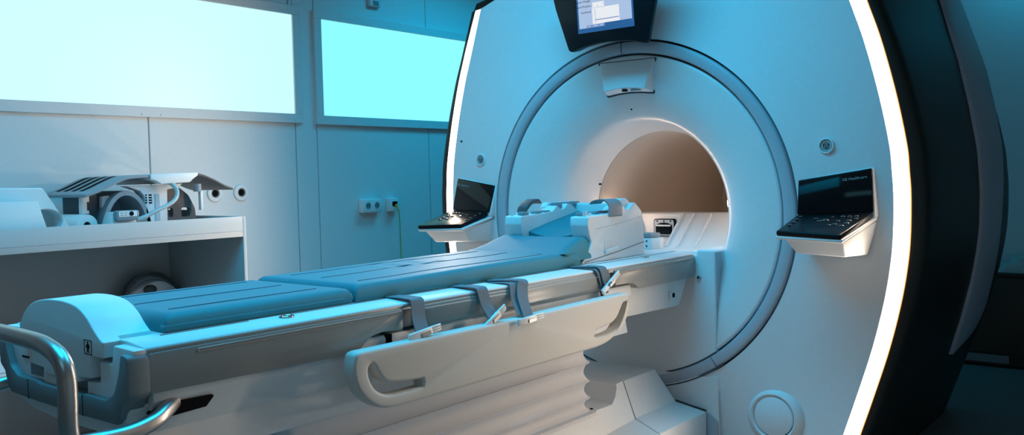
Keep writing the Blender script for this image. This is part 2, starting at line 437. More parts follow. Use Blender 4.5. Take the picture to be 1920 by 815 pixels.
# round cap
o = B().lathe([(.079, -.001), (.081, -.010), (.086, -.014), (.094, -.010), (.110, .004), (.112, .012)], .606, .272, 64).move(Matrix.Translation((0, .026, 0))).build('round_cap', M['face'], S, sharp=60)
B().lathe([(.0001, -.013), (.070, -.011), (.075, -.008), (.0765, .004)], .606, .272, 64).move(Matrix.Translation((0, .026, 0))).build('cap_disc', M['face'], o, sharp=60)
B().lathe([(.076, .002), (.080, .002), (.080, .006), (.076, .006), (.076, .002)], .606, .272, 64).move(Matrix.Translation((0, .026, 0))).build('cap_gap', M['dark'], o)

# camera housing above the bore
poly = [(-.132, 1.664), (.134, 1.661), (.112, 1.527), (.05, 1.534), (0, 1.536), (-.05, 1.534), (-.105, 1.527)]
hb = B()
front = []
for x, z in poly:
    k = (1.664 - z) / .137
    front.append((x * (1 - .12 * k) if k > .2 else x, .002 - .030 * k, z + (.012 if k > .8 else 0)))
hb.loft([[(x, .05, z) for x, z in poly], [(x, .012, z) for x, z in poly], front])
ch = hb.build('camera_housing', M['face'], S, bevel=.006, seg=3)
def dish_y(x, z):
    r = math.hypot(x, z - ISO); P_ = sorted((p.x, p.y) for p in pp)
    return float(np.interp(r, [p[0] for p in P_], [p[1] for p in P_]))
gl = rpoly([(-.1385, 1.6655), (.1405, 1.6625), (.1175, 1.519), (.05, 1.5275), (0, 1.5295), (-.05, 1.5275), (-.1105, 1.519)], [.004, .004, .008, 0, 0, 0, .008], 4)
B().loft([[(x, .055, z) for x, z in gl], [(x, dish_y(x, z) - .0016, z) for x, z in gl]]).build('housing_gap', M['gap'], S)
B().cyl((.0, -.012, 1.5355), (.0, -.012, 1.542), .012, seg=16).build('lens', M['ink'], ch)
B().box(.03, .075, -.020, -.006, 1.5345, 1.540).build('lens_slot', M['bumper'], ch)

# central lower cover under the bore
lc = B().prism([(-.385, 0), (.385, 0), (.385, .893), (.304, .893), (.304, .872), (-.304, .872), (-.304, .893), (-.385, .893)], 'y', .001, .30)
lc.build('lower_cover', M['face'], S, bevel=.009, seg=3)
B().box(.384, .3865, .006, .06, .43, .885).build('cover_seam', M['ring'], S)
lb = B().prism([(-.394, -.0005), (-.388, -.0045), (.386, -.0045), (.392, -.0005), (.392, .008), (-.394, .008)], 'z', 0.0, .395)
lb.build('lower_apron', M['face'], S)
o = B().cyl((.316, .010, .785), (.316, -.006, .785), .011, .0095, 20).build('cover_bolt', M['ring'], S)
B().cyl((.316, -.005, .785), (.316, -.0068, .785), .005, seg=6).build('bolt_socket', M['ink'], o)
# bore floor, ramp with ribs and connector ports
B().prism([(.06, .75), (.06, .880), (.14, .868), (.40, .862), (1.5, .862), (1.5, .75)], 'x', -.325, .325).build('bore_bridge', M['white'], S)
rp = [(.36, .858), (.385, .870), (.54, 1.004), (.56, 1.012), (.62, 1.012), (.62, .858)]
ra = B(); ra.prism(rp, 'x', -.045, .335)
ra.prism([(.52, .858), (.535, 1.006), (.55, 1.012), (.62, 1.012), (.62, .858)], 'x', -.255, -.045)
ra.prism(rp, 'x', -.345, -.255)
ro = ra.build('coil_ramp', M['white'], S, bevel=.004)
for x in (-.04, .015, .105):
    B().tube([(x, .378, .868), (x, .538, 1.006)], .006, 8).build('ramp_rib', M['white'], ro)
po = B().prism(rpoly([(-.178, .902), (-.068, .902), (-.068, .984), (-.178, .984)], .014), 'y', .512, .535).build('coil_port', M['ink'], S)
B().prism(rpoly([(-.174, .906), (-.072, .906), (-.072, .980), (-.174, .980)], .011), 'y', .510, .52).build('port_plate', M['ring'], po)
B().prism([(-.166, .912), (-.08, .912), (-.08, .955), (-.10, .964), (-.123, .967), (-.146, .964), (-.166, .955)], 'y', .508, .52).build('port_mouth', M['ink'], po)
B().box(-.16, -.086, .5065, .515, .920, .948).build('port_socket', M['gloss'], po)
B().box(-.16, -.086, .500, .512, .950, .957).build('port_latch', M['white'], po)
for x in (-.158, -.123, -.088): B().cyl((x, .5105, .974), (x, .5085, .974), .004, seg=10).build('port_screw', M['ink'], po)
o = B().prism(rpoly([(-.315, .905), (-.262, .905), (-.262, .985), (-.315, .985)], .004), 'y', .452, .458)
o = o.move(Matrix.Translation((0, .49, .94)) @ Matrix.Rotation(-.70, 4, 'X') @ Matrix.Translation((0, -.455, -.94))).build('ramp_hatch', M['white'], S)
# bore lamps
B().ball((.3735, .158, 1.077), .006, .012, .027, 12, 10).build('bore_lamp', M['borelamp'], S)
B().ball((-.3430, .33, 1.018), .006, .012, .027, 12, 10).build('bore_lamp', M['borelamp'], S)
B().tube([(.336, .36, 1.08), (.336, 1.35, 1.08)], .006, 8).build('bore_lamp', M['boreline'], S)

# docking cover in front of the scanner
DP = [(-.350, 0), (-.350, .262), (-.250, .302), (-.2, .436), (.2, .436), (.250, .302), (.350, .262), (.350, 0)]
dk = B().loft([[(x, -.382, z) for x, z in DP], [(x, -.02 - (.13 if z > .4 else .06 if z > .29 else 0), z) for x, z in DP]])
dk.build('docking_cover', M['white'], S, bevel=.004)
dd = B().loft([[(x * .99, -.387, z * .99) for x, z in DP], [(x * .99, -.375, z * .99) for x, z in DP]]).build('docking_gap', M['dark'], S)
B().loft([[(x, y - .002, z - .006), (x, y - .002, z + .0035), (x, y + .004, z + .0035), (x, y + .004, z - .006)] for x, y, z in ((.2475, -.0795, .3045), (.30, -.048, .2825), (.348, -.0195, .264))]).build('docking_gap_strip', M['dark'], S)  # dark strip standing in for the shaded gap behind the dock
B().prism(rpoly([(.345, 0), (.392, 0), (.392, .225), (.36, .255), (.345, .255)], [0, 0, .02, .01, 0]), 'y', -.012, .0).build('cable_recess', M['ring'], S)

# consoles
def lerp3(a, b, t_): return tuple(a[i] + (b[i] - a[i]) * t_ for i in range(3))
def console(s):
    TLo = Vector((s * .971, .018, 1.198)); TIn = Vector((s * .720, -.006, 1.160))
    Ho = Vector((s * .984, -.010, 1.046)); Hi = Vector((s * .729, -.045, 1.037))
    Fo = Vector((s * .960, -.275, .984)); Fi = Vector((s * .728, -.235, .990))
    out = Vector((0, 1, -.04)).normalized()
    n_scr = (TLo - Hi).cross(TIn - Ho); n_scr.normalize()
    if n_scr.y > 0: n_scr = -n_scr
    n_key = (Fo - Hi).cross(Fi - Ho); n_key.normalize()
    if n_key.z < 0: n_key = -n_key
    cons = B()
    # white body: tray shell, belly and back plate
    e = Vector((s * .004, 0, 0))
    up = [Fo + e, Fi - e, Hi - e + Vector((0, .03, 0)), Ho + e + Vector((0, .03, 0))]
    lo = [p - n_key * .030 for p in up]
    cons.hexa([*[tuple(p - n_key * .016) for p in up], *[tuple(p) for p in lo]])
    b1 = [Vector((s * .945, -.178, .903)), Vector((s * .762, -.138, .907)), Vector((s * .75, .02, .90)), Vector((s * .955, .02, .895))]
    a1 = [Fo + Vector((-s * .006, .04, -.026)), Fi + Vector((s * .012, .035, -.026)), Hi + Vector((s * .0, .06, -.03)), Ho + Vector((0, .06, -.03))]
    cons.hexa([*[tuple(p) for p in a1], *[tuple(p) for p in b1]])
    bk = [TLo + e + Vector((0, 0, .003)), TIn - e + Vector((0, 0, .003)), Hi - e - Vector((0, 0, .02)), Ho + e - Vector((0, 0, .02))]
    cons.hexa([*[tuple(p - n_scr * .007) for p in bk], *[tuple(Vector((p.x, .05, p.z))) for p in bk]])
    co = cons.build('control_console', M['white'], S, bevel=.007, seg=3, merge=False)
    sb = B(); sb.hexa([*[tuple(p) for p in (TLo, TIn, Hi, Ho)], *[tuple(p - n_scr * .012) for p in (TLo, TIn, Hi, Ho)]])
    sb.build('display_glass', M['gloss'], co, bevel=.004, seg=3)
    kb = B(); kb.hexa([*[tuple(p) for p in (Fo, Fi, Hi, Ho)], *[tuple(p - n_key * .018) for p in (Fo, Fi, Hi, Ho)]])
    kb.build('keypad', M['keypad'], co, bevel=.006, seg=3)
    # lettering
    rt = Vector((1, 0, 0)); 
    def scr(u, v): # u from viewer's left to right, v from top
        L0, R0 = (TIn, TLo) if s > 0 else (TLo, TIn); L1, R1 = (Hi, Ho) if s > 0 else (Ho, Hi)
        a = L0.lerp(R0, u); b = L1.lerp(R1, u); return a.lerp(b, v)
    if s > 0: P0, P1 = scr(.61, .19), scr(.94, .19)
    else: P0, P1 = scr(.05, .20), scr(.35, .20)
    text('GE Healthcare', 'lettering', .0140, frame_mtx(P0 + n_scr * .0035, P1 - P0, scr(.6, .1) - scr(.6, .5)), M['letter'], co, .0002)
    def kp(u, v):
        L0, R0 = (Hi, Ho) if s > 0 else (Ho, Hi); L1, R1 = (Fi, Fo) if s > 0 else (Fo, Fi)
        return L0.lerp(R0, u).lerp(L1.lerp(R1, u), v)
    pts = [(.10, .16 + .17 * i, .006) for i in range(4)]
    pts += [(.34 + .04 * i, .30, .004) for i in range(2)] + [(.50, .36, .011), (.56, .22, .004), (.44, .42, .007)]
    pts += [(.68 + .09 * i, .20, .007) for i in range(3)] + [(.70, .42, .007), (.72, .58, .007), (.84, .40, .008), (.86, .52, .008), (.84, .64, .008), (.90, .32, .006), (.66, .62, .006)]
    for u, v, r in pts:
        uu = u if s > 0 else 1 - u * .9
        c = kp(uu, v) + n_key * .001
        B().ball((0, 0, 0), r * 1.25, r, .0042, 14, 8).move(Matrix.Translation(c) @ frame_mtx((0, 0, 0), kp(1, v) - kp(0, v), kp(uu, 0) - kp(uu, 1))).build('key', M['key'], co)
console(1); console(-1)

# overhead display
def mp(x, z): return (x, -.140 - .085 * (z - 1.70), z)
mo = [(-.184, 1.700), (-.12, 1.716), (-.05, 1.724), (0, 1.7255), (.05, 1.724), (.12, 1.716), (.184, 1.698), (.238, 1.88), (.268, 2.03), (-.268, 2.03), (-.238, 1.88)]
mo2 = rpoly(mo, [.018, 0, 0, 0, 0, 0, .018, 0, .02, .02, 0])
db = B().loft([[mp(x, z) for x, z in mo2], [(mp(x, z)[0] * .985, mp(x, z)[1] + .018, z) for x, z in mo2], [(mp(x, z)[0] * .93, mp(x, z)[1] + .045, z + .006) for x, z in mo2]])
disp = db.build('overhead_display', M['bezel'], S, bevel=.003)
B().box(-.10, .10, -.13, .07, 1.90, 2.0).build('display_arm', M['white'], disp)
def mq(x, z, d=.0):
    q = mp(x, z); return (q[0], q[1] - d, q[2])
def plate(name, x0, x1, z0, z1, d, m, parent): 
    return B().hexa([mq(x0, z0, d), mq(x1, z0, d), mq(x1, z1, d), mq(x0, z1, d), mq(x0, z0, -.004), mq(x1, z0, -.004), mq(x1, z1, -.004), mq(x0, z1, -.004)]).build(name, m, parent)
plate('screen_edge', -.132, .132, 1.770, 2.0, .0012, M['scrb'], disp)
plate('screen', -.124, .124, 1.788, 1.992, .0020, M['scr'], disp)
plate('status_bar', -.005, .124, 1.788, 1.800, .0026, M['scrb'], disp)
plate('scan_window', -.058, .068, 1.800, 1.862, .0026, M['scrw'], disp)
plate('scan_baseline', -.044, .066, 1.8135, 1.817, .0030, M['scrt'], disp)
plate('scan_margin', -.045, -.0435, 1.803, 1.858, .0030, M['scrt'], disp)
plate('scan_marker', .038, .039, 1.818, 1.860, .0030, emis('marker_green', (.35, .75, .25), .7), disp)
plate('position_icon', -.056, .0, 1.864, 1.884, .0026, M['scrw'], disp)
for i in range(3): plate('tab', -.088 + .029 * i, -.060 + .029 * i, 1.7885, 1.798, .0028, M['scrt'], disp)
def stext(s, x, z, size, m=None, al='RIGHT'):
    c = mq(x, z, .0032); text(s, 'lettering', size, frame_mtx(c, (1, 0, 0), Vector(mp(0, 1.9)) - Vector(mp(0, 1.8))), m or M['ink'], disp, .0001, al)
stext('Exam', -.062, 1.912, .0125); stext('Patient Weight', -.062, 1.8925, .0125); stext('kg', -.002, 1.8945, .0125)
stext('Patient Position', -.062, 1.873, .0125); stext('Landmark', -.062, 1.850, .0125)
for (x, z, sy) in ((-.030, 1.881, '.'), (-.055, 1.874, '<'), (-.004, 1.875, '>'), (-.030, 1.868, 'v')): stext(sy, x, z, .010, None, 'CENTER')
for i, sx in enumerate(('Set', 'Setup', 'Scan')): stext(sx, -.074 + .029 * i, 1.7935, .0075, M['scrw'], 'CENTER')

# ------------------------------------------------------------------ patient table
T = thing('patient_table', 'long white scanner table with grey rails and pleated bellows', 'patient table', (0, -1.2, 0))
B().prism([(-.293, .862), (-.296, .874), (-.293, .8795), (-.225, .8865), (.225, .8865), (.293, .8795), (.296, .874), (.293, .862)], 'y', -2.272, .0).build('tabletop', M['white'], T, bevel=.0015, seg=1)
for s in (1, -1):
    def X(a): return s * a
    for y0, y1 in ((-2.20, -1.99), (-1.90, -.65), (-.64, -.02)):
        B().box(min(X(.222), X(.226)), max(X(.222), X(.226)), y0, y1, .8855, .8878).build('table_groove', M['bumper'], T)
    # foot rail
    po_ = [(-2.268, .868)] + [(-1.590, .868), (-1.584, .862), (-1.586, .812)] + [(-1.655, .818), (-1.69, .813), (-1.71, .802), (-1.732, .785), (-1.75, .7805), (-1.80, .7805), (-2.268, .788)]
    po_ = rpoly(po_, [.0, .004, 0, .006, .01, .015, .01, .02, .01, 0, 0], 4)
    fr = B().prism(po_, 'x', X(.262), X(.3005)); fr.prism([(X(.25), .862), (X(.296), .862), (X(.297), .876), (X(.292), .8775), (X(.25), .8775)], 'y', -2.268, -1.53)
    fr = fr.build('side_rail', M['rail'], T, bevel=.003, merge=False)
    g = B().prism(rpoly([(-2.165, .8525), (-1.592, .8525), (-1.592, .8625), (-2.165, .8625)], [.005, 0, 0, .005]), 'x', X(.299), X(.3022)).build('rail_rib', M['rail'], fr, bevel=.001, seg=1)
    B().prism(rpoly([(-2.158, .8565), (-1.592, .8565), (-1.592, .8605), (-2.158, .8605)], [.002, 0, 0, .002]), 'x', X(.3005), X(.3026)).build('rail_slot', M['bumper'], fr)
    B().box(*sorted((X(.25), X(.288))), -1.60, -1.50, .815, .870).build('rail_joint', M['knuckle'], T, bevel=.006)
    pm = [(X(.25), .8775), (X(.290), .8775), (X(.2965), .8735), (X(.2965), .8665), (X(.3), .8645), (X(.3), .8585), (X(.3025), .8565), (X(.3025), .816), (X(.297), .807), (X(.25), .807)]
    B().prism(pm, 'y', -1.515, -.640).build('side_rail', M['rail'], T, bevel=.0012, seg=1)
    B().box(*sorted((X(.25), X(.288))), -.66, -.55, .815, .868).build('rail_joint', M['knuckle'], T, bevel=.006)
    ph = rpoly([(-.585, .869), (-.012, .869), (-.001, .857), (-.001, .806), (-.016, .789), (-.40, .7875), (-.435, .791), (-.455, .806), (-.475, .8135), (-.585, .8165)], [.003, .012, .012, .015, .015, .0, .012, .012, .01, .003], 4)
    hr = B().prism(ph, 'x', X(.262), X(.3025)); hr.prism([(X(.25), .862), (X(.2965), .862), (X(.2965), .876), (X(.292), .8775), (X(.25), .8775)], 'y', -.63, -.012)
    hr = hr.build('side_rail', M['rail'], T, bevel=.0025, merge=False)
    B().prism(rpoly([(-.58, .8555), (-.03, .8555), (-.03, .8645), (-.58, .8645)], [0, .004, .004, 0]), 'x', X(.301), X(.3038)).build('rail_rib', M['rail'], hr, bevel=.001, seg=1)
    # skirt under the rails
    sk = [(X(.05), .806), (X(.280), .806), (X(.286), .795), (X(.286), .764), (X(.264), .695), (X(.272), .634), (X(.262), .630), (X(.05), .630)]
    sk = [(X(.05), .806), (X(.282), .806), (X(.287), .797), (X(.287), .768), (X(.281), .760), (X(.258), .700), (X(.270), .634), (X(.262), .630), (X(.05), .630)]
    def skz(y):
        f = max(0, min(1, (-2.13 - y) / .12))
        return [(x, y, .697 + (z - .63) * .3 if (f > 0 and z < .70 and f == 1) else z + f * (.697 - .63) * (1 if z < .66 else 0)) for x, z in sk]
    B().loft([skz(y) for y in (-2.255, -2.19, -2.13, -1.7, -1.0, -.46)]).build('skirt', M['white'], T, bevel=.0025, seg=2)
    B().prism(rpoly([(-.47, .806), (-.002, .806), (-.002, .788), (-.02, .772), (-.085, .682), (-.47, .690)], [0, 0, .004, .01, .02, 0]), 'x', X(.20), X(.272)).build('head_beam', M['white'], T, bevel=.003)
    hb_ = B().prism(rpoly([(-.165, .712), (-.12, .712), (-.12, .742), (-.165, .748)], .008), 'x', X(.27), X(.279)).build('beam_boss', M['white'], T, bevel=.002)
    B().cyl((X(.274), -.139, .729), (X(.2805), -.139, .729), .0095, seg=18).build('boss_hole', M['ink'], hb_)
    sl = B().prism(rpoly([(-2.262, .744), (-2.238, .7605), (-2.118, .7565), (-2.140, .735), (-2.245, .731)], .004), 'x', X(.262), X(.2862)).build('grip_slot', M['ink'], T)
    B().box(*sorted((X(.255), X(.2870))), -1.635, -1.613, .770, .806).build('vent_slot', M['ink'], T)
    B().box(*sorted((X(.255), X(.2870))), -.655, -.635, .780, .806).build('vent_slot', M['ink'], T)
    for yb in (-1.899, -.283):
        o = B().tube([(X(.243) + .011 * math.cos(a), yb + .017 * math.sin(a), .8858) for a in [2 * PI * k / 24 for k in range(25)]], .0028, 8, False).build('button_bezel', M['chrome'], T)
        B().ball((X(.243), yb, .8848), .009, .014, .0022, 18, 8).build('rail_button', M['chrome'], o)
    # side board with two cut grips
    ol = smooth_curve([(-1.797, .788, 0), (-1.803, .765, 0), (-1.801, .735, 0), (-1.787, .702, 0), (-1.76, .673, 0), (-1.725, .652, 0), (-1.685, .643, 0), (-1.63, .641, 0)], 4) + smooth_curve([(-.80, .6425, 0), (-.74, .647, 0), (-.685, .662, 0), (-.64, .692, 0), (-.608, .735, 0), (-.593, .775, 0), (-.592, .788, 0)], 4) + [Vector((-.597, .795, 0)), Vector((-.610, .797, 0)), Vector((-1.2, .792, 0)), Vector((-1.778, .7955, 0)), Vector((-1.791, .7935, 0))]
    h1 = smooth_curve([(-1.577, .6925, 0), (-1.577, .675, 0)], 2)[:-1] + smooth_curve([(-1.577, .674, 0), (-1.63, .674, 0), (-1.685, .676, 0), (-1.715, .684, 0), (-1.740, .702, 0), (-1.755, .730, 0), (-1.756, .752, 0), (-1.746, .761, 0), (-1.736, .752, 0), (-1.728, .738, 0), (-1.712, .718, 0), (-1.69, .706, 0), (-1.65, .700, 0), (-1.60, .695, 0), (-1.580, .694, 0)], 4)
    h2 = smooth_curve([(-.800, .697, 0), (-.75, .702, 0), (-.70, .708, 0), (-.668, .722, 0), (-.645, .745, 0), (-.628, .764, 0), (-.612, .768, 0), (-.603, .757, 0), (-.612, .730, 0), (-.640, .697, 0), (-.685, .681, 0), (-.74, .676, 0), (-.797, .677, 0), (-.800, .680, 0)], 4)[:-1]
    bo = holed_plate([(p.x, p.y) for p in ol], [[(p.x, p.y) for p in h] for h in (h1, h2)], X(.318), X(.360), .009).build('side_board', M['board'], T, sharp=60)
    for yb in (-1.45, -.85):
        B().box(*sorted((X(.27), X(.325))), yb - .03, yb + .03, .70, .76).build('board_bracket', M['knuckle'], T)
# foot end
dome = [(-.255, .878), (-.212, .882), (-.192, .893), (-.168, .919), (-.130, .941), (-.085, .952), (-.03, .957), (.03, .957), (.085, .950), (.125, .932), (.155, .908), (.182, .890), (.205, .884), (.255, .878)]
dome = [(p.x, p.y) for p in smooth_curve([(x, z, 0) for x, z in dome], 4)]
low = [(.192, .872), (.192, .853), (.137, .853), (.137, .806), (.082, .803), (.082, .792)]
cov = [(x, z) for x, z in dome if abs(x) <= .2] + low + [(-x, z) for x, z in low[::-1]]
ec = B().prism(cov, 'y', -2.306, -2.195)
ec.prism([(x, z) for x, z in dome if abs(x) > .17 and x > 0] + [(.255, .868), (.18, .868)], 'y', -2.27, -2.195)
ec.prism([(x, z) for x, z in dome if abs(x) > .17 and x < 0] + [(-.18, .868), (-.255, .868)], 'y', -2.27, -2.195)
ecap = ec.build('end_cap', M['white'], T, bevel=.006, seg=3, merge=False)
# walking-person mark
ic = B(); IX, IZ, IY = .131, .870, -2.3068
def ib(x0, x1, z0, z1): ic.box(IX + x0, IX + x1, IY, IY + .002, IZ + z0, IZ + z1)
ib(-.0155, .0155, .0135, .0150); ib(-.0155, .0155, -.0150, -.0135); ib(-.0155, -.014, -.0135, .0135); ib(.014, .0155, -.0135, .0135)
ic.cyl((IX, IY + .002, IZ + .0095), (IX, IY, IZ + .0095), .0024, seg=14)
ic.prism([(IX - .0045, IZ + .0065), (IX + .0045, IZ + .0065), (IX + .008, IZ - .001), (IX + .0065, IZ - .0018), (IX + .0035, IZ + .003), (IX + .003, IZ - .003), (IX + .0055, IZ - .0115), (IX + .0035, IZ - .012), (IX, IZ - .004), (IX - .0035, IZ - .012), (IX - .0055, IZ - .0115), (IX - .003, IZ - .003), (IX - .0035, IZ + .003), (IX - .0065, IZ - .0018), (IX - .008, IZ - .001)], 'y', IY, IY + .002)
ic.build('person_symbol', M['ink'], ecap, merge=False)
shell = [(.296, .8775), (.214, .880), (.206, .842), (.155, .842), (.155, .797), (.098, .795), (.098, .766), (-.04, .766), (-.04, .795), (-.155, .797), (-.155, .842), (-.206, .842), (-.214, .880), (-.296, .8775), (-.283, .80), (-.262, .752), (.262, .752), (.283, .80)]
es = B().prism(shell, 'y', -2.296, -2.262).build('end_shell', M['white'], T, bevel=.004, seg=2)
B().box(-.225, .225, -2.279, -2.255, .752, .87).build('end_recess', M['coil'], es)  # grey tone puts the recess shade into the colour
B().box(-.168, -.105, -2.297, -2.29, .778, .803).build('end_port', M['bumper'], es)
B().box(-.21, -.175, -2.298, -2.29, .812, .8155).build('end_slit', M['ink'], es)
bm_ = rpoly([(.300, .868), (.272, .871), (.262, .835), (.240, .790), (.205, .772), (.11, .772), (.1, .768), (-.1, .768), (-.11, .772), (-.205, .772), (-.240, .790), (-.262, .835), (-.272, .871), (-.300, .868), (-.300, .790), (-.276, .775), (-.262, .742), (-.245, .728), (-.1, .725), (.1, .725), (.245, .728), (.262, .742), (.276, .775), (.300, .790)], [.012, .006, .03, .03, .02, 0, 0, 0, 0, .02, .03, .03, .006, .012, .012, .012, .012, .01, 0, 0, .01, .012, .012, .012], 4)
B().prism(bm_, 'y', -2.312, -2.262).build('end_bumper', M['bumper'], T, bevel=.005, seg=2)
for x in (.108, -.15):
    B().box(x - .001, x + .001, -2.3128, -2.30, .727, .770).build('bumper_seam', M['dark'], T)
B().prism(rpoly([(-.255, .765), (.27, .765), (.262, .72), (.235, .697), (0, .693), (-.15, .699), (-.222, .716), (-.248, .742)], [0, 0, .02, .02, .05, .05, .03, .03]), 'y', -2.300, -2.22).build('end_pan', M['white'], T, bevel=.006)
o = B().tube([(-.112, -2.19, .905), (-.112, -2.19, .930), (-.117, -2.19, .938), (-.125, -2.192, .9395), (-.185, -2.196, .9265), (-.195, -2.196, .915), (-.195, -2.196, .89)], .0065, 10).build('end_loop', M['white'], T)
# push handle
hp = [(.272, -2.205, .756), (.297, -2.237, .749), (.316, -2.272, .739), (.332, -2.335, .732), (.347, -2.42, .738), (.356, -2.445, .745), (.361, -2.453, .775), (.363, -2.453, .83), (.358, -2.452, .868), (.338, -2.451, .893), (.295, -2.45, .908), (.22, -2.45, .916), (.0, -2.45, .918)]
hp = hp + [(-x, y, z) for x, y, z in hp[-2::-1]]
B().tube(smooth_curve(hp, 6), .0165, 18).build('push_handle', M['steel'], T)
# bellows
def rrect(hx, y0, y1, r, z, n=6):
    pts = []
    for cx, cy, a0 in ((hx - r, y1 - r, 0), (-hx + r, y1 - r, 90), (-hx + r, y0 + r, 180), (hx - r, y0 + r, 270)):
        for k in range(n + 1):
            a = math.radians(a0 + 90 * k / n); pts.append((cx + r * math.cos(a), cy + r * math.sin(a), z))
    return pts
lev = []
tips = [.622, .556, .492, .434, .388]
zz = []
for i in range(len(tips) - 1):
    a, b_ = tips[i], tips[i + 1]
    for k in range(8):
        u = k / 8; zz.append((a + (b_ - a) * u, .013 * math.sin(PI * u) ** .75))
zz.append((tips[-1], 0.))
for z, d in [(.64, .006)] + zz: lev.append(rrect(.238 - d, -1.93 + d, -.628 - d, .05, z))
be = B().loft(lev, True, True, True).build('bellows', M['bellows'], T, sharp=60)
B().loft([rrect(.240, -1.935, -.622, .05, .377), rrect(.252, -1.945, -.606, .05, .372), rrect(.252, -1.945, -.606, .05, .384), rrect(.236, -1.93, -.63, .05, .388)]).build('bellows_hem', M['bellows'], T)
for q in range(1, 4):
    rr_ = rrect(.2385, -1.9305, -.6275, .05, tips[q]); B().tube(rr_ + [rr_[0]], .0022, 6, False).build('pleat_edge', M['bellows'], be)
B().ball((.222, -.628, .3875), .006, .006, .003, 10, 6).build('hem_rivet', M['ink'], T)
BP = DP
def bsec(y, k, dz): return [(x * k, y, max(0, z - (dz if z > 0 else 0))) for x, z in BP]
tb = B().loft([bsec(-2.1, .95, .06), bsec(-.95, 1.0, .035), bsec(-.388, 1., 0)]).build('table_base', M['white'], T)
rec = B().loft([rrect(.300, -2.04, -.418, .12, .52), rrect(.284, -2.03, -.432, .115, .42), rrect(.272, -2.02, -.448, .11, .395), rrect(.262, -2.0, -.475, .10, .374)])
cut(tb, rec)
rec = B().loft([rrect(.272, -2.3, -.52, .07, .52), rrect(.245, -2.3, -.545, .05, .352)])
round_after(tb, .006, 3)
B().box(.245, .268, -.905, -.902, .20, .31).build('base_seam', M['dark'], T)

# ------------------------------------------------------------------ mattresses, pillow
def pad(y0, y1, hx, z0, z1, hump=None):
    # rounded vinyl cushion, denser mesh so that the seams can sink in
    ny, nx = 80, 40
    def prof(u):   # 0..1 over the width, returns x, height factor
        x = -hx + 2 * hx * u
        e = min(u, 1 - u) * 2 * hx
        r = .024
        h = 1. if e > r else math.sqrt(max(0, 1 - (1 - e / r) ** 2))
        return x, h
    b = B()
    us = [0, .004, .012, .022, .034, .045, .058, .07] + [.07 + .86 * k / 26 for k in range(1, 26)] + [.93, .942, .955, .966, .978, .988, .996, 1]
    vs = [0, .003, .008, .014, .02, .028] + [.028 + .944 * k / 60 for k in range(1, 60)] + [.972, .98, .986, .992, .997, 1]
    L = y1 - y0
    rows = []
    for v in vs:
        y = y0 + L * v; e = min(v, 1 - v) * L; r = .026
        hy = 1. if e > r else math.sqrt(max(0, 1 - (1 - e / r) ** 2))
        row = []
        for u in us:
            x, h = prof(u); hh = min(h, hy)
            zt_ = z1 + (hump(x, y) if hump else 0)
            row.append((x, y, z0 + .012 + (zt_ - z0 - .012) * hh))
        rows.append(row)
    R = [b.V(*r) for r in rows]
    for i in range(len(R) - 1):
        for j in range(len(us) - 1): b.face([R[i][j], R[i][j + 1], R[i + 1][j + 1], R[i + 1][j]])
    bot = b.V(*[(rows[i][j][0] * .97, rows[i][j][1], z0) for i, j in ((0, 0), (0, -1), (-1, -1), (-1, 0))])
    # skirt down to the underside
    edge = [R[0][j] for j in range(len(us))] + [R[i][-1] for i in range(1, len(R))] + [R[-1][j] for j in range(len(us) - 2, -1, -1)] + [R[i][0] for i in range(len(R) - 2, 0, -1)]
    low_ = b.V(*[(v.co.x * .985, (v.co.y - (y0 + y1) / 2) * .994 + (y0 + y1) / 2, z0) for v in edge])
    n = len(edge)
    for i in range(n): b.face([edge[i], edge[(i + 1) % n], low_[(i + 1) % n], low_[i]])
    b.face(low_)
    for v in bot: b.bm.verts.remove(v)
    return b
def seam(name, pts, m, parent, r=.0022): return B().tube(smooth_curve(pts, 6), r, 8).build(name, m, parent)
P1 = thing('table_mattress', 'shorter flat blue-grey mattress pad at the foot of the table', 'mattress', (0, -1.95, .8865), 'mattress pads on the table')
c = pad(-2.182, -1.672, .212, .8875, .926).build('cushion', M['pad'], P1, sharp=70)
for x in (-.155, 0, .145): seam('stitch_groove', [(x, -2.135, .9258), (x, -2.0, .9262), (x, -1.735, .9258)], M['groove'], c)
seam('piping', [(.207, -2.18, .9005), (.2105, -2.15, .9005), (.2105, -1.70, .9005)], M['pad'], c, .003)
P2 = thing('table_mattress', 'longer blue-grey mattress pad with wavy seams below the pillow', 'mattress', (0, -1.17, .8865), 'mattress pads on the table')
def hump(x, y):
    t_ = max(0, 1 - ((y + 1.15) / .22) ** 2)
    w = .0022 * math.sin(y * 75) * max(0, 1 - ((y + 1.22) / .16) ** 2) * max(0, 1 - ((x + .05) / .11) ** 2)
    return w + .004 * max(0, min(1, (y + 1.5) / .5))
c = pad(-1.668, -.665, .215, .8875, .932, hump).build('cushion', M['pad'], P2, sharp=70)
def wz(x, y): return .9318 + hump(x, y)
def wavy(x, amp): return [(x + amp * (math.exp(-((y + .95) / .10) ** 2) - math.exp(-((y + 1.3) / .12) ** 2)), y, wz(x, y)) for y in [-1.60 + .05 * k for k in range(17)]]
for x, am in ((-.135, .012), (.0, .018), (.15, .012)): seam('stitch_groove', wavy(x, am), M['groove'], c)

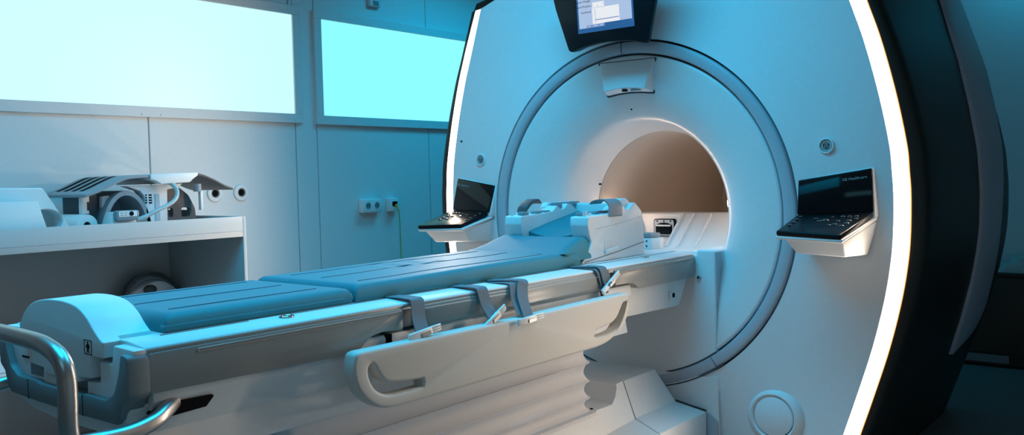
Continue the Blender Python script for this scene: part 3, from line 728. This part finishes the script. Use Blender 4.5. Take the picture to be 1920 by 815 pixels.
# head coil base
H = thing('head_coil_base', 'white head coil cradle with two upright arms behind the pillow', 'coil cradle', (0, -.4, .8875))
Z0 = .8875
sidep = [(-.625, Z0), (-.195, Z0), (-.197, .95), (-.203, 1.03), (-.215, 1.058), (-.245, 1.080), (-.275, 1.086), (-.30, 1.066), (-.325, 1.066), (-.345, 1.082), (-.375, 1.060), (-.43, 1.055), (-.50, 1.052), (-.575, 1.050), (-.578, 1.02), (-.568, .985), (-.555, .96), (-.575, .93), (-.600, .905)]
for s in (1, -1):
    a = rpoly(sidep, [.004, .006, 0, .02, .015, .012, .012, .008, .008, .01, .008, 0, 0, .008, .02, .02, .02, .02, .01], 4)
    ab = B().prism(a, 'x', s * .112, s * .188).build('cradle_arm', M['white'], H, bevel=.005, seg=3)
    # seam line, pocket
    B().tube([(s * .1885, -.60, .893), (s * .1885, -.40, .912), (s * .1885, -.197, .937)], .0016, 6).build('arm_seam', M['knuckle'], ab)
    B().tube([(s * .1885, -.53, 1.005), (s * .1885, -.36, 1.018), (s * .1885, -.215, 1.036)], .0008, 6).build('parting_line', M['ring'], ab)
    B().prism([(-.475, .912), (-.395, .924), (-.38, .966), (-.475, .957)], 'x', s * .184, s * .1894).build('finger_pocket', M['frame'], ab, bevel=.002)
    B().prism([(-.475, .912), (-.392, .924), (-.392, .936), (-.475, .926)], 'x', s * .187, s * .197).build('pocket_lip', M['white'], ab, bevel=.002)
    # posts and pads on top
    for y, r_, h_ in ((-.562, .0075, .018), (-.53, .006, .010)):
        B().cyl((s * .165, y, 1.048), (s * .165, y, 1.052 + h_), r_, r_ * .9, 16).build('locating_post', M['white'], ab)
    for y in (-.535, -.455, -.40):
        B().box(*sorted((s * .118, s * .148)), y - .016, y + .016, 1.052, 1.064).build('contact_block', M['coil'], ab, bevel=.002)
lt = [(.120, 1.094), (.128, 1.102), (.150, 1.1075), (.170, 1.107), (.184, 1.099), (.1915, 1.085), (.193, 1.068), (.193, 1.048)]
lt = [(p.x, p.y) for p in smooth_curve([(x, z, 0) for x, z in lt], 3)]
B().loft([[(x, -.462 + .25 * (x - .12), z), (x, -.382 + .35 * (x - .12), z), (x - .003, -.382 + .35 * (x - .12), z - .005), (x - .003, -.462 + .25 * (x - .12), z - .005)] for x, z in lt]).build('latch_strap', M['latch'], H, bevel=.001)
B().prism(rpoly([(-.355, 1.06), (-.265, 1.06), (-.265, 1.095), (-.285, 1.106), (-.325, 1.106), (-.345, 1.09)], .01), 'x', .12, .168).build('hinge_lug', M['white'], H, bevel=.006)
B().prism(rpoly([(-.36, 1.05), (-.13, 1.05), (-.13, 1.075), (-.15, 1.092), (-.34, 1.092), (-.36, 1.075)], .012), 'x', -.188, -.158).build('back_rail', M['white'], H, bevel=.005)
B().prism(rpoly([(-.20, 1.0), (-.13, 1.0), (-.135, 1.085), (-.195, 1.085)], .01), 'x', -.16, .12).build('rear_bridge', M['white'], H, bevel=.006)
B().box(-.13, .13, -.60, -.19, Z0, .915).build('cradle_floor', M['white'], H, bevel=.004)
B().loft([[(x, -.53 + .33 * k / 8, .972 + .062 * (k / 8) ** .9 + .020 * (x / .113) ** 2) for x in [-.113 + .226 * j / 12 for j in range(13)]] + [(.113, -.53 + .33 * k / 8, .91), (-.113, -.53 + .33 * k / 8, .91)] for k in range(9)]).build('head_rest', M['pad'], H, sharp=60)
hc = [(-.19, -.47, 1.052), (-.187, -.462, 1.078), (-.185, -.44, 1.097), (-.183, -.41, 1.108), (-.182, -.385, 1.108), (-.182, -.375, 1.100)]
B().loft([[(x - .03, y, z), (x + .012, y, z), (x + .012, y + .008, z - .012), (x - .03, y + .008, z - .012)] for x, y, z in hc]).build('hinge_clip', M['coild'], H, bevel=.003)
for yy in (-.31, -.245, -.19): B().box(-.155, -.125, yy - .02, yy + .016, 1.075, 1.092).build('contact_block', M['coil'], H, bevel=.002)

PW = thing('head_pillow', 'smooth blue wedge pillow between the mattress and the head cradle', 'pillow', (0, -.66, .9))
def pil(u, v):
    x = (-1 + 2 * u); y = -.762 + .20 * v
    w = .212 - .022 * v
    ex = abs(x); side_ = max(0, (ex - .86) / .14)
    zt_ = .934 + .048 * min(1, v * 1.25) ** .9 - .010 * max(0, v - .75) * 4 * (1 - ex ** 2)
    zb_ = .936 - .028 * min(1, v * 2)
    z = zb_ + (zt_ - zb_) * math.sqrt(max(0, 1 - side_ ** 2))
    return (x * w, y, z)
pb = B(); N1, N2 = 32, 16
R = [pb.V(*[pil(i / N1, j / N2) for j in range(N2 + 1)]) for i in range(N1 + 1)]
for i in range(N1):
    for j in range(N2): pb.face([R[i][j], R[i][j + 1], R[i + 1][j + 1], R[i + 1][j]])
edge = [R[i][0] for i in range(N1 + 1)] + [R[N1][j] for j in range(1, N2 + 1)] + [R[i][N2] for i in range(N1 - 1, -1, -1)] + [R[0][j] for j in range(N2 - 1, 0, -1)]
lowv = pb.V(*[(v.co.x, max(v.co.y, -.755), (.936 if v.co.y < -.67 else .905)) for v in edge])
for i in range(len(edge)): pb.face([edge[i], edge[(i + 1) % len(edge)], lowv[(i + 1) % len(edge)], lowv[i]])
pb.face(lowv)
pb.build('pillow_body', M['pad'], PW, sharp=70)

# connector box on the head end of the table
t = thing('coil_connector', 'small white box with a grey cap on the table behind the cradle', 'connector', (.045, .035, .887))
bx = B().prism(rpoly([(-.03, .0), (.105, .0), (.125, .035), (.125, .075), (-.03, .075)], [.004, .008, .02, .02, .004]), 'z', .8872, .934).build('connector_body', M['white'], t, bevel=.003)
B().prism(rpoly([(-.03, .0), (.098, .002), (.112, .035), (.112, .07), (-.03, .07)], [.004, .012, .02, .02, .004]), 'z', .936, .953).build('connector_cap', M['coil'], t, bevel=.004)
for z in (.901, .922): B().cyl((.083, .0015, z), (.083, -.001, z), .0035, seg=10).build('connector_screw', M['ink'], bx)

# ------------------------------------------------------------------ straps
def strap(ys, ye, yb, xb, zend, w, label, buckle, tail=None):
    t = thing('patient_strap', label, 'strap', (.3, ye, zend), 'grey straps hanging over the rail')
    def route(ys, ye, yb, xb, zend, lift):
        return [(.212, ys, .8895 + lift), (.25, (ys + ye) / 2, .8895 + lift), (.285, ye - .003, .8885 + lift), (.302 + lift, ye, .8845 + lift), (.3095 + lift, ye + (yb - ye) * .2, .868), (.3115 + lift + (xb - .3115) * .3, ye + (yb - ye) * .6, .838), (xb + lift, yb, zend)]
    path = route(ys, ye, yb, xb, zend, 0.)
    if tail:
        tp = smooth_curve(route(*tail, -.003), 5)
        B().loft([[p + Vector((0, w * .45, 0)), p + Vector((0, -w * .45, 0)), p + Vector((-.001, -w * .45, -.0015)), p + Vector((-.001, w * .45, -.0015))] for p in tp]).build('webbing_tail', M['strap'], t)
    twist = 0.; extra = None
    pth = smooth_curve(path, 5); rings = []
    for i, p in enumerate(pth):
        tg = (pth[min(i + 1, len(pth) - 1)] - pth[max(i - 1, 0)]).normalized()
        wdir = Vector((twist, 1, 0)); wdir = (wdir - tg * wdir.dot(tg)).normalized(); nn = tg.cross(wdir).normalized()
        if nn.z < 0 and nn.x < 0: nn = -nn
        h = w / 2
        rings.append([p + wdir * h + nn * .0014, p - wdir * h + nn * .0014, p - wdir * h - nn * .0014, p + wdir * h - nn * .0014])
    B().loft(rings).build('webbing', M['strap'], t, sharp=50)
    # buckle
    e = pth[-1]; L, ang = buckle
    bk = B(); bk.hexa([(-L * .5, -.004, -.009), (L * .2, -.004, -.009), (L * .2, .004, -.009), (-L * .5, .004, -.009), (-L * .5, -.004, .009), (L * .2, -.004, .009), (L * .2, .004, .009), (-L * .5, .004, .009)])
    for dz in (-.007, 0, .007): bk.tube([(L * .15, 0, dz), (L * .5, 0, dz * .9)], [.0036, .0028], 8)
    mt = Matrix.Translation(e + Vector((.004, .004, 0))) @ Matrix.Rotation(PI / 2, 4, 'Z') @ Matrix.Rotation(-ang, 4, 'Y')
    bko = bk.move(mt).build('buckle', M['buckle'], t, bevel=.0015, merge=False)
    cb = B().box(-.016, .016, -.0065, -.0035, -.0085, .0015).move(mt).build('buckle_clip', M['steel'], bko)
    return t
strap(-1.545, -1.537, -1.556, .341, .806, .046, 'grey strap nearest the foot end, its white buckle lying flat on the side board', (.115, .12))
strap(-1.300, -1.282, -1.283, .345, .808, .044, 'grey strap second from the foot end, its white buckle tilted upward', (.100, .50))
strap(-1.150, -1.095, -1.150, .367, .786, .042, 'doubled grey strap third from the foot end, with a level white buckle', (.12, .05), (-1.17, -1.135, -1.165, .355, .800))
strap(-.725, -.668, -.648, .318, .835, .042, 'grey strap nearest the head cradle, with a steeply tilted white buckle', (.12, .50), (-.74, -.688, -.660, .313, .800))

# ------------------------------------------------------------------ shelf unit on the left wall
C = thing('shelf_unit', 'white open shelf unit standing against the left wall', 'shelf unit', (-1.85, -2.1, 0))
CX0, CX1, CY0, CY1 = -2.185, -1.53, -3.4, -.795
B().box(CX0, CX1 - .02, CY0, CY1 - .02, 0.976, 1.000).build('top_board', M['cab'], C, bevel=.002)
fas = B().box(CX1 - .02, CX1, CY0, CY1 - .018, .957, 1.049).build('front_board', M['cab'], C, bevel=.002)
B().box(CX1 - .001, CX1 + .0012, CY0, CY1 - .018, .983, .9845).build('board_joint', M['ring'], fas)
B().box(CX0, CX1 - .003, CY1 - .016, CY1, 0, 1.049).build('side_panel', M['cab'], C, bevel=.002)
B().box(CX0, CX1 - .003, CY0 - .018, CY0 - .001, 0, 1.049).build('side_panel', M['cab'], C, bevel=.002)
B().box(CX0, CX0 + .014, CY0, CY1 - .017, 0, .975).build('back_board', M['cabin'], C)
B().box(CX0 + .02, CX1 - .01, CY0, CY1 - .018, .462, .480).build('shelf_board', M['cabin'], C, bevel=.002)
B().box(CX0 + .02, CX1 - .01, CY0, CY1 - .018, .05, .068).build('shelf_board', M['cabin'], C, bevel=.002)
B().box(CX1 - .06, CX1 - .04, CY0, CY1 - .018, 0, .05).build('plinth', M['cabin'], C)
ZS = 1.0005
# foam
fw = B().prism([(-2.25, ZS), (-1.508, ZS), (-1.632, 1.198), (-2.25, 1.212)], 'x', -1.88, -1.63).build('foam_wedge', M['foam'], None)
ov = B(); ov.loft([[(xx, -1.625 + .062 * math.cos(a), 1.068 + .046 * math.sin(a)) for a in [2 * PI * k / 40 for k in range(40)]] for xx in (-1.72, -1.60)])
cut(fw, ov); round_after(fw, .004, 2)
tag(fw, 'large pale foam wedge with an oval recess on the shelf unit', 'foam block')
fk = B().prism([(-2.2, ZS), (-1.636, ZS), (-1.678, 1.148), (-2.2, 1.156)], 'x', -1.625, -1.565).build('foam_block', M['foam'], None, bevel=.004)
tag(fk, 'small pale foam block in front of the large foam wedge', 'foam block')
t = thing('paper_roll', 'white paper roll lying on the shelf unit beside the foam wedge', 'paper roll', (-1.85, -1.445, ZS))
r = B().lathe([(.014, 0), (.042, 0), (.0425, .002), (.0425, .34), (.014, .34), (.014, 0)], 0, 0, 40)
r.move(Matrix.Translation((-1.66, -1.452, ZS + .0430)) @ Matrix.Rotation(PI / 2, 4, 'Z')).build('paper', M['paper'], t)
r = B().lathe([(.0139, -.001), (.0115, -.001), (.0115, .33), (.0139, .33)], 0, 0, 24)
r.move(Matrix.Translation((-1.66, -1.452, ZS + .0430)) @ Matrix.Rotation(PI / 2, 4, 'Z')).build('core', M['cardboard'], t)
# coil plug and cable
t = thing('coil_plug', 'white plug box with a grey rim and a clear cable on the shelf unit', 'plug', (-1.66, -1.325, ZS))
B().hexa([(-1.692, -1.395, ZS), (-1.60, -1.395, ZS), (-1.60, -1.255, ZS), (-1.692, -1.255, ZS), (-1.685, -1.365, 1.092), (-1.615, -1.365, 1.092), (-1.615, -1.28, 1.092), (-1.685, -1.28, 1.092)]).build('plug_body', M['white'], t, bevel=.006)
rm = B().prism(rpoly([(-1.368, 1.056), (-1.272, 1.056), (-1.268, 1.098), (-1.366, 1.098)], .012), 'x', -1.615, -1.585).build('plug_rim', M['coil'], t, bevel=.004)
lb_ = B().prism(rpoly([(-1.357, 1.072), (-1.280, 1.072), (-1.280, 1.094), (-1.357, 1.094)], .004), 'x', -1.586, -1.5835).build('plug_label', M['white'], rm)
B().cyl((-1.584, -1.304, 1.084), (-1.581, -1.304, 1.084), .009, seg=18).build('plug_hole', M['ink'], rm)
for (y, z) in ((-1.345, 1.088), (-1.328, 1.088), (-1.345, 1.079), (-1.328, 1.079)): B().box(-1.584, -1.5825, y - .006, y + .006, z - .002, z + .002).build('label_print', M['letter'], rm)
cb = smooth_curve([(-1.62, -1.262, 1.055), (-1.615, -1.235, 1.063), (-1.61, -1.185, 1.088), (-1.61, -1.125, 1.112), (-1.615, -1.085, 1.140), (-1.64, -1.065, 1.175), (-1.67, -1.075, 1.205), (-1.69, -1.095, 1.21)], 6)
B().tube(cb, [.011] * 8 + [.009] * (len(cb) - 8), 12).build('plug_cable', M['cable'], t)
# receiver coil: two grey wings on a white saddle
K = thing('receiver_coil', 'grey winged receiver coil with a white centre on the shelf unit', 'receiver coil', (-1.85, -1.1, ZS))
wl_ = [(-1.455, 1.168), (-1.40, 1.186), (-1.34, 1.213), (-1.285, 1.236), (-1.23, 1.243), (-1.175, 1.245)]
wl_ = [(p.x, p.y) for p in smooth_curve([(a, b_, 0) for a, b_ in wl_], 4)]
wing = B().prism(wl_ + [(y, z - .014) for y, z in wl_[::-1]], 'x', -2.06, -1.66).build('left_wing', M['coil'], K, bevel=.004)
for k in range(4):
    x = -1.78 - .072 * k
    pts = [(y, z) for y, z in wl_ if -1.42 < y < -1.265]
    B().loft([[(x - .017, y, z + .0012), (x + .017, y, z + .0012), (x + .017, y, z - .003), (x - .017, y, z - .003)] for y, z in pts]).build('wing_slot', M['ink'], wing)
wr = [(-.95, 1.250), (-.90, 1.244), (-.84, 1.222), (-.78, 1.193), (-.735, 1.178)]
wr = [(p.x, p.y) for p in smooth_curve([(a, b_, 0) for a, b_ in wr], 4)]
B().loft([[(-1.70 - .05 * (y + .95), y, z) , (-2.06, y, z), (-2.06, y, z - .010), (-1.70 - .05 * (y + .95), y, z - .010)] for y, z in wr]).build('right_wing', M['coild'], K, bevel=.003)  # darker grey than the left wing, shade of the underside in the colour
B().prism([(-1.175, 1.246), (-.95, 1.251), (-.95, 1.238), (-.975, 1.222), (-.99, 1.208), (-1.125, 1.203), (-1.15, 1.218), (-1.175, 1.224)], 'x', -2.05, -1.655).build('saddle', M['white'], K, bevel=.003)
B().prism([(-1.26, 1.197), (-1.00, 1.203), (-1.03, 1.186), (-1.075, 1.178), (-1.08, ZS), (-1.175, ZS), (-1.18, 1.150), (-1.20, 1.176)], 'x', -1.76, -1.70).build('stand', M['white'], K, bevel=.003)
B().box(-1.701, -1.697, -1.135, -1.115, ZS + .01, 1.16).build('stand_slot', M['ring'], K)
for dz in range(4): B().box(-1.701, -1.6985, -1.178, -1.172 + .0, 1.12 + .011 * dz, 1.127 + .011 * dz).build('stand_print', M['ink'], K)
for dz in range(4): B().box(-1.701, -1.6985, -1.163, -1.149, 1.12 + .011 * dz, 1.126 + .011 * dz).build('stand_print', M['ink'], K)
ar = [(-1.262 + .108 * math.cos(a), ZS + .178 * math.sin(a)) for a in [PI * k / 24 for k in range(25)]]
ai = [(-1.262 + .090 * math.cos(a), ZS + .158 * math.sin(a)) for a in [PI * k / 24 for k in range(25)]]
B().loft([[(-1.70, *ar[k]), (-2.0, *ar[k]), (-2.0, *ai[k]), (-1.70, *ai[k])] for k in range(25)]).build('arch', M['coil'], K, sharp=50)
B().prism(ai, 'x', -1.90, -1.88).build('arch_web', M['coil'], K)
bl = rpoly([(-1.078, ZS), (-.892, ZS), (-.90, 1.09), (-.93, 1.15), (-.975, 1.186), (-1.03, 1.19), (-1.078, 1.172)], [0, 0, .04, .05, .04, .03, .0], 5)
bo = B().prism(bl, 'x', -1.80, -1.775).build('end_plate', M['coild'], K)
hc_ = B()
for y0, y1 in ((-1.079, -1.062), (-1.032, -1.008), (-.968, -.925)): hc_.prism(rpoly([(y0, 1.052), (y1, 1.052), (y1, 1.094), (y0, 1.094)], .009), 'x', -1.9, -1.7)
cut(bo, hc_)
B().box(-2.0, -1.80, -.905, -.893, ZS, 1.08).build('rear_leg', M['coild'], K)
for y in (-1.415, -1.33): B().prism([(y - .018, 1.085), (y + .012, 1.085), (y + .012, 1.10), (y + .004, 1.10), (y + .004, 1.135), (y + .014, 1.135), (y + .014, 1.160), (y - .016, 1.155)], 'x', -1.77, -1.74).build('clip', M['white'], K, bevel=.002)
B().box(-1.99, -1.76, -1.398, -1.36, ZS, 1.165).build('wing_support', M['coild'], K)
B().cyl((-1.74, -.905, 1.20), (-1.74, -.905, 1.165), .018, seg=14).build('hinge_knob', M['coil'], K)
B().box(-1.75, -1.73, -.896, -.884, 1.08, 1.168).build('hinge_leg', M['white'], K, bevel=.002)
# round coil inside the shelf
W = thing('round_coil', 'round grey coil with a toothed dark rim leaning inside the shelf unit', 'coil', (-2.02, -.98, .48))
mt = Matrix.Translation((-2.06, -.968, .4805 + .16)) @ Matrix.Rotation(math.radians(-12), 4, 'Y') @ Matrix.Rotation(PI / 2, 4, 'Z')
B().lathe([(.001, -.004), (.135, -.004), (.138, .012), (.001, .012)], 0, 0, 48).move(mt).build('disc', M['coil'], W)
B().lathe([(.136, -.012), (.146, -.012), (.146, .018), (.136, .018), (.136, -.012)], 0, 0, 64).move(mt).build('rim', M['coild'], W)
te = B()
for k in range(64):
    a = 2 * PI * k / 64; te.box(.124, .137, -.010, .0, -.0022, .0022)
    vs_ = te.bm.verts[:] if hasattr(te.bm.verts, '__getitem__') else list(te.bm.verts)
    bmesh.ops.rotate(te.bm, verts=list(te.bm.verts)[-8:], cent=(0, 0, 0), matrix=Matrix.Rotation(a, 3, 'Y'))
te.move(mt).build('rim_teeth', M['coild'], W, merge=False)
sh = B().loft([[(-.115 + .02 * j, -.012 - .035 * math.sin(PI * min(1, j / 12)), -.12), (-.115 + .02 * j, -.014 - .05 * math.sin(PI * j / 12), +.03 + .062 * math.sin(PI * (j + 1) / 14)), (-.115 + .02 * j, -.004, +.038 + .068 * math.sin(PI * (j + 1) / 14)), (-.115 + .02 * j, -.004, -.12)] for j in range(13)])
sh.move(mt).build('coil_shell', M['white'], W, bevel=.004)
B().ball((-.035, -.058, .058), .034, .014, .022, 16, 10).move(mt).build('shell_opening', M['coild'], W)
# stored boxes on the lower shelf, seen behind the foot end
t = thing('storage_box', 'white storage box on the lower shelf behind the table foot', 'box', (-1.72, -1.93, .4805))
B().box(-1.90, -1.56, -2.12, -1.775, .4808, .585).build('box_body', M['white'], t, bevel=.006)
B().box(-1.90, -1.5585, -2.121, -1.774, .522, .5245).build('lid_seam', M['ring'], t)
bl_ = B().tube([(-1.60, -2.2, .629), (-1.60, -1.80, .629), (-1.60, -1.787, .629)], [.042, .042, .034], 24).build('bolster', M['pad'], None)
tag(bl_, 'blue-grey bolster cushion lying on the white storage box', 'cushion')

# ------------------------------------------------------------------ behind the scanner, right
t = thing('low_cabinet', 'dark brown low cabinet against the back wall', 'cabinet', (1.5, 2.9, 0))
B().box(.45, 2.3, 2.70, 3.10, .012, .545).build('carcass', M['brown'], t, bevel=.004)
B().box(.44, 2.31, 2.685, 3.11, .545, .565).build('cabinet_top', M['brown'], t, bevel=.003)
B().box(.45, .93, 2.683, 2.699, .03, .075).build('kick_strip', M['bumper'], t)
for x in (.47, 1.39): B().box(x, x + .86, 2.688, 2.70, .085, .535).build('cabinet_door', M['brown'], t, bevel=.003)
def bagf(u, v):
    x = .86 + .5 * u; y = 2.71 + .30 * v
    e = min(u, 1 - u, .5) * 2; f = min(v, 1 - v) * 2
    return (x, y, .566 + .075 * (min(1, e * 3) ** .5) * (min(1, f * 2.5) ** .5) * (1 + .18 * math.sin(23 * u + 9 * v) + .12 * math.sin(41 * v - 17 * u)))
bg = B().grid(bagf, 40, 20); bg.box(.87, 1.35, 2.72, 3.0, .566, .570)
tag(bg.build('plastic_bag', M['bag'], None, merge=False), 'crumpled clear plastic wrapped pack on the brown cabinet', 'bag')

# ------------------------------------------------------------------ lights
def area(name, loc, rot, sx, sy, col, en, spread=180):
    l = bpy.data.lights.new(name, 'AREA'); l.shape = 'RECTANGLE'; l.size = sx; l.size_y = sy; l.color = col; l.energy = en; l.spread = math.radians(spread)
    o = bpy.data.objects.new(name, l); o.location = loc; o.rotation_euler = rot; COL.objects.link(o); return o
CY = (.0, .56, .97)
area('ceiling_lamp', (-.05, -1.0, ZC - .02), (0, 0, 0), 1.7, .7, CY, 36, 150)
area('ceiling_lamp', (-.3, -2.35, ZC - .02), (0, 0, 0), 1.4, .8, CY, 21, 130)
area('ceiling_lamp', (-1.35, 1.2, ZC - .02), (0, 0, 0), .5, 1.2, CY, 19, 150)
area('ceiling_lamp', (1.1, 2.75, ZC - .02), (math.radians(35), 0, 0), .9, .2, CY, 2.2, 100)
area('ceiling_lamp', (1.2, -3.9, ZC - .02), (0, 0, 0), 1.2, .6, (.3, .75, 1.), 4)
area('fill_lamp', (2.5, -5.1, .85), (math.radians(86), 0, math.radians(17)), 1.2, 1.0, (1., .84, .76), .5, 50)  # unseen neutral fill, added to lift the scanner's lower face
w = bpy.data.worlds.new('world'); w.use_nodes = True; SC.world = w
w.node_tree.nodes['Background'].inputs['Color'].default_value = (.03, .10, .14, 1); w.node_tree.nodes['Background'].inputs['Strength'].default_value = .2

# ------------------------------------------------------------------ camera
F = 1660.32; yaw, pitch, roll = .6827, .0451, .0241
fwd = Vector((-math.sin(yaw) * math.cos(pitch), math.cos(yaw) * math.cos(pitch), -math.sin(pitch)))
r0 = Vector((math.cos(yaw), math.sin(yaw), 0)); u0 = r0.cross(fwd)
rg = r0 * math.cos(roll) - u0 * math.sin(roll); up = u0 * math.cos(roll) + r0 * math.sin(roll)
cd = bpy.data.cameras.new('camera'); cd.sensor_fit = 'HORIZONTAL'; cd.sensor_width = 36; cd.lens = F / 1920 * 36; cd.clip_start = .02
co = bpy.data.objects.new('camera', cd); COL.objects.link(co)
bk = -fwd
co.matrix_world = Matrix(((rg.x, up.x, bk.x, 1.9360), (rg.y, up.y, bk.y, -3.1469), (rg.z, up.z, bk.z, 1.1944), (0, 0, 0, 1)))
SC.camera = co
vs = SC.view_settings; vs.view_transform = 'Standard'; vs.look = 'None'; vs.gamma = 1; vs.exposure = 0; vs.use_curve_mapping = False
SC.cycles.use_denoising = True
SC.cycles.sample_clamp_indirect = 8
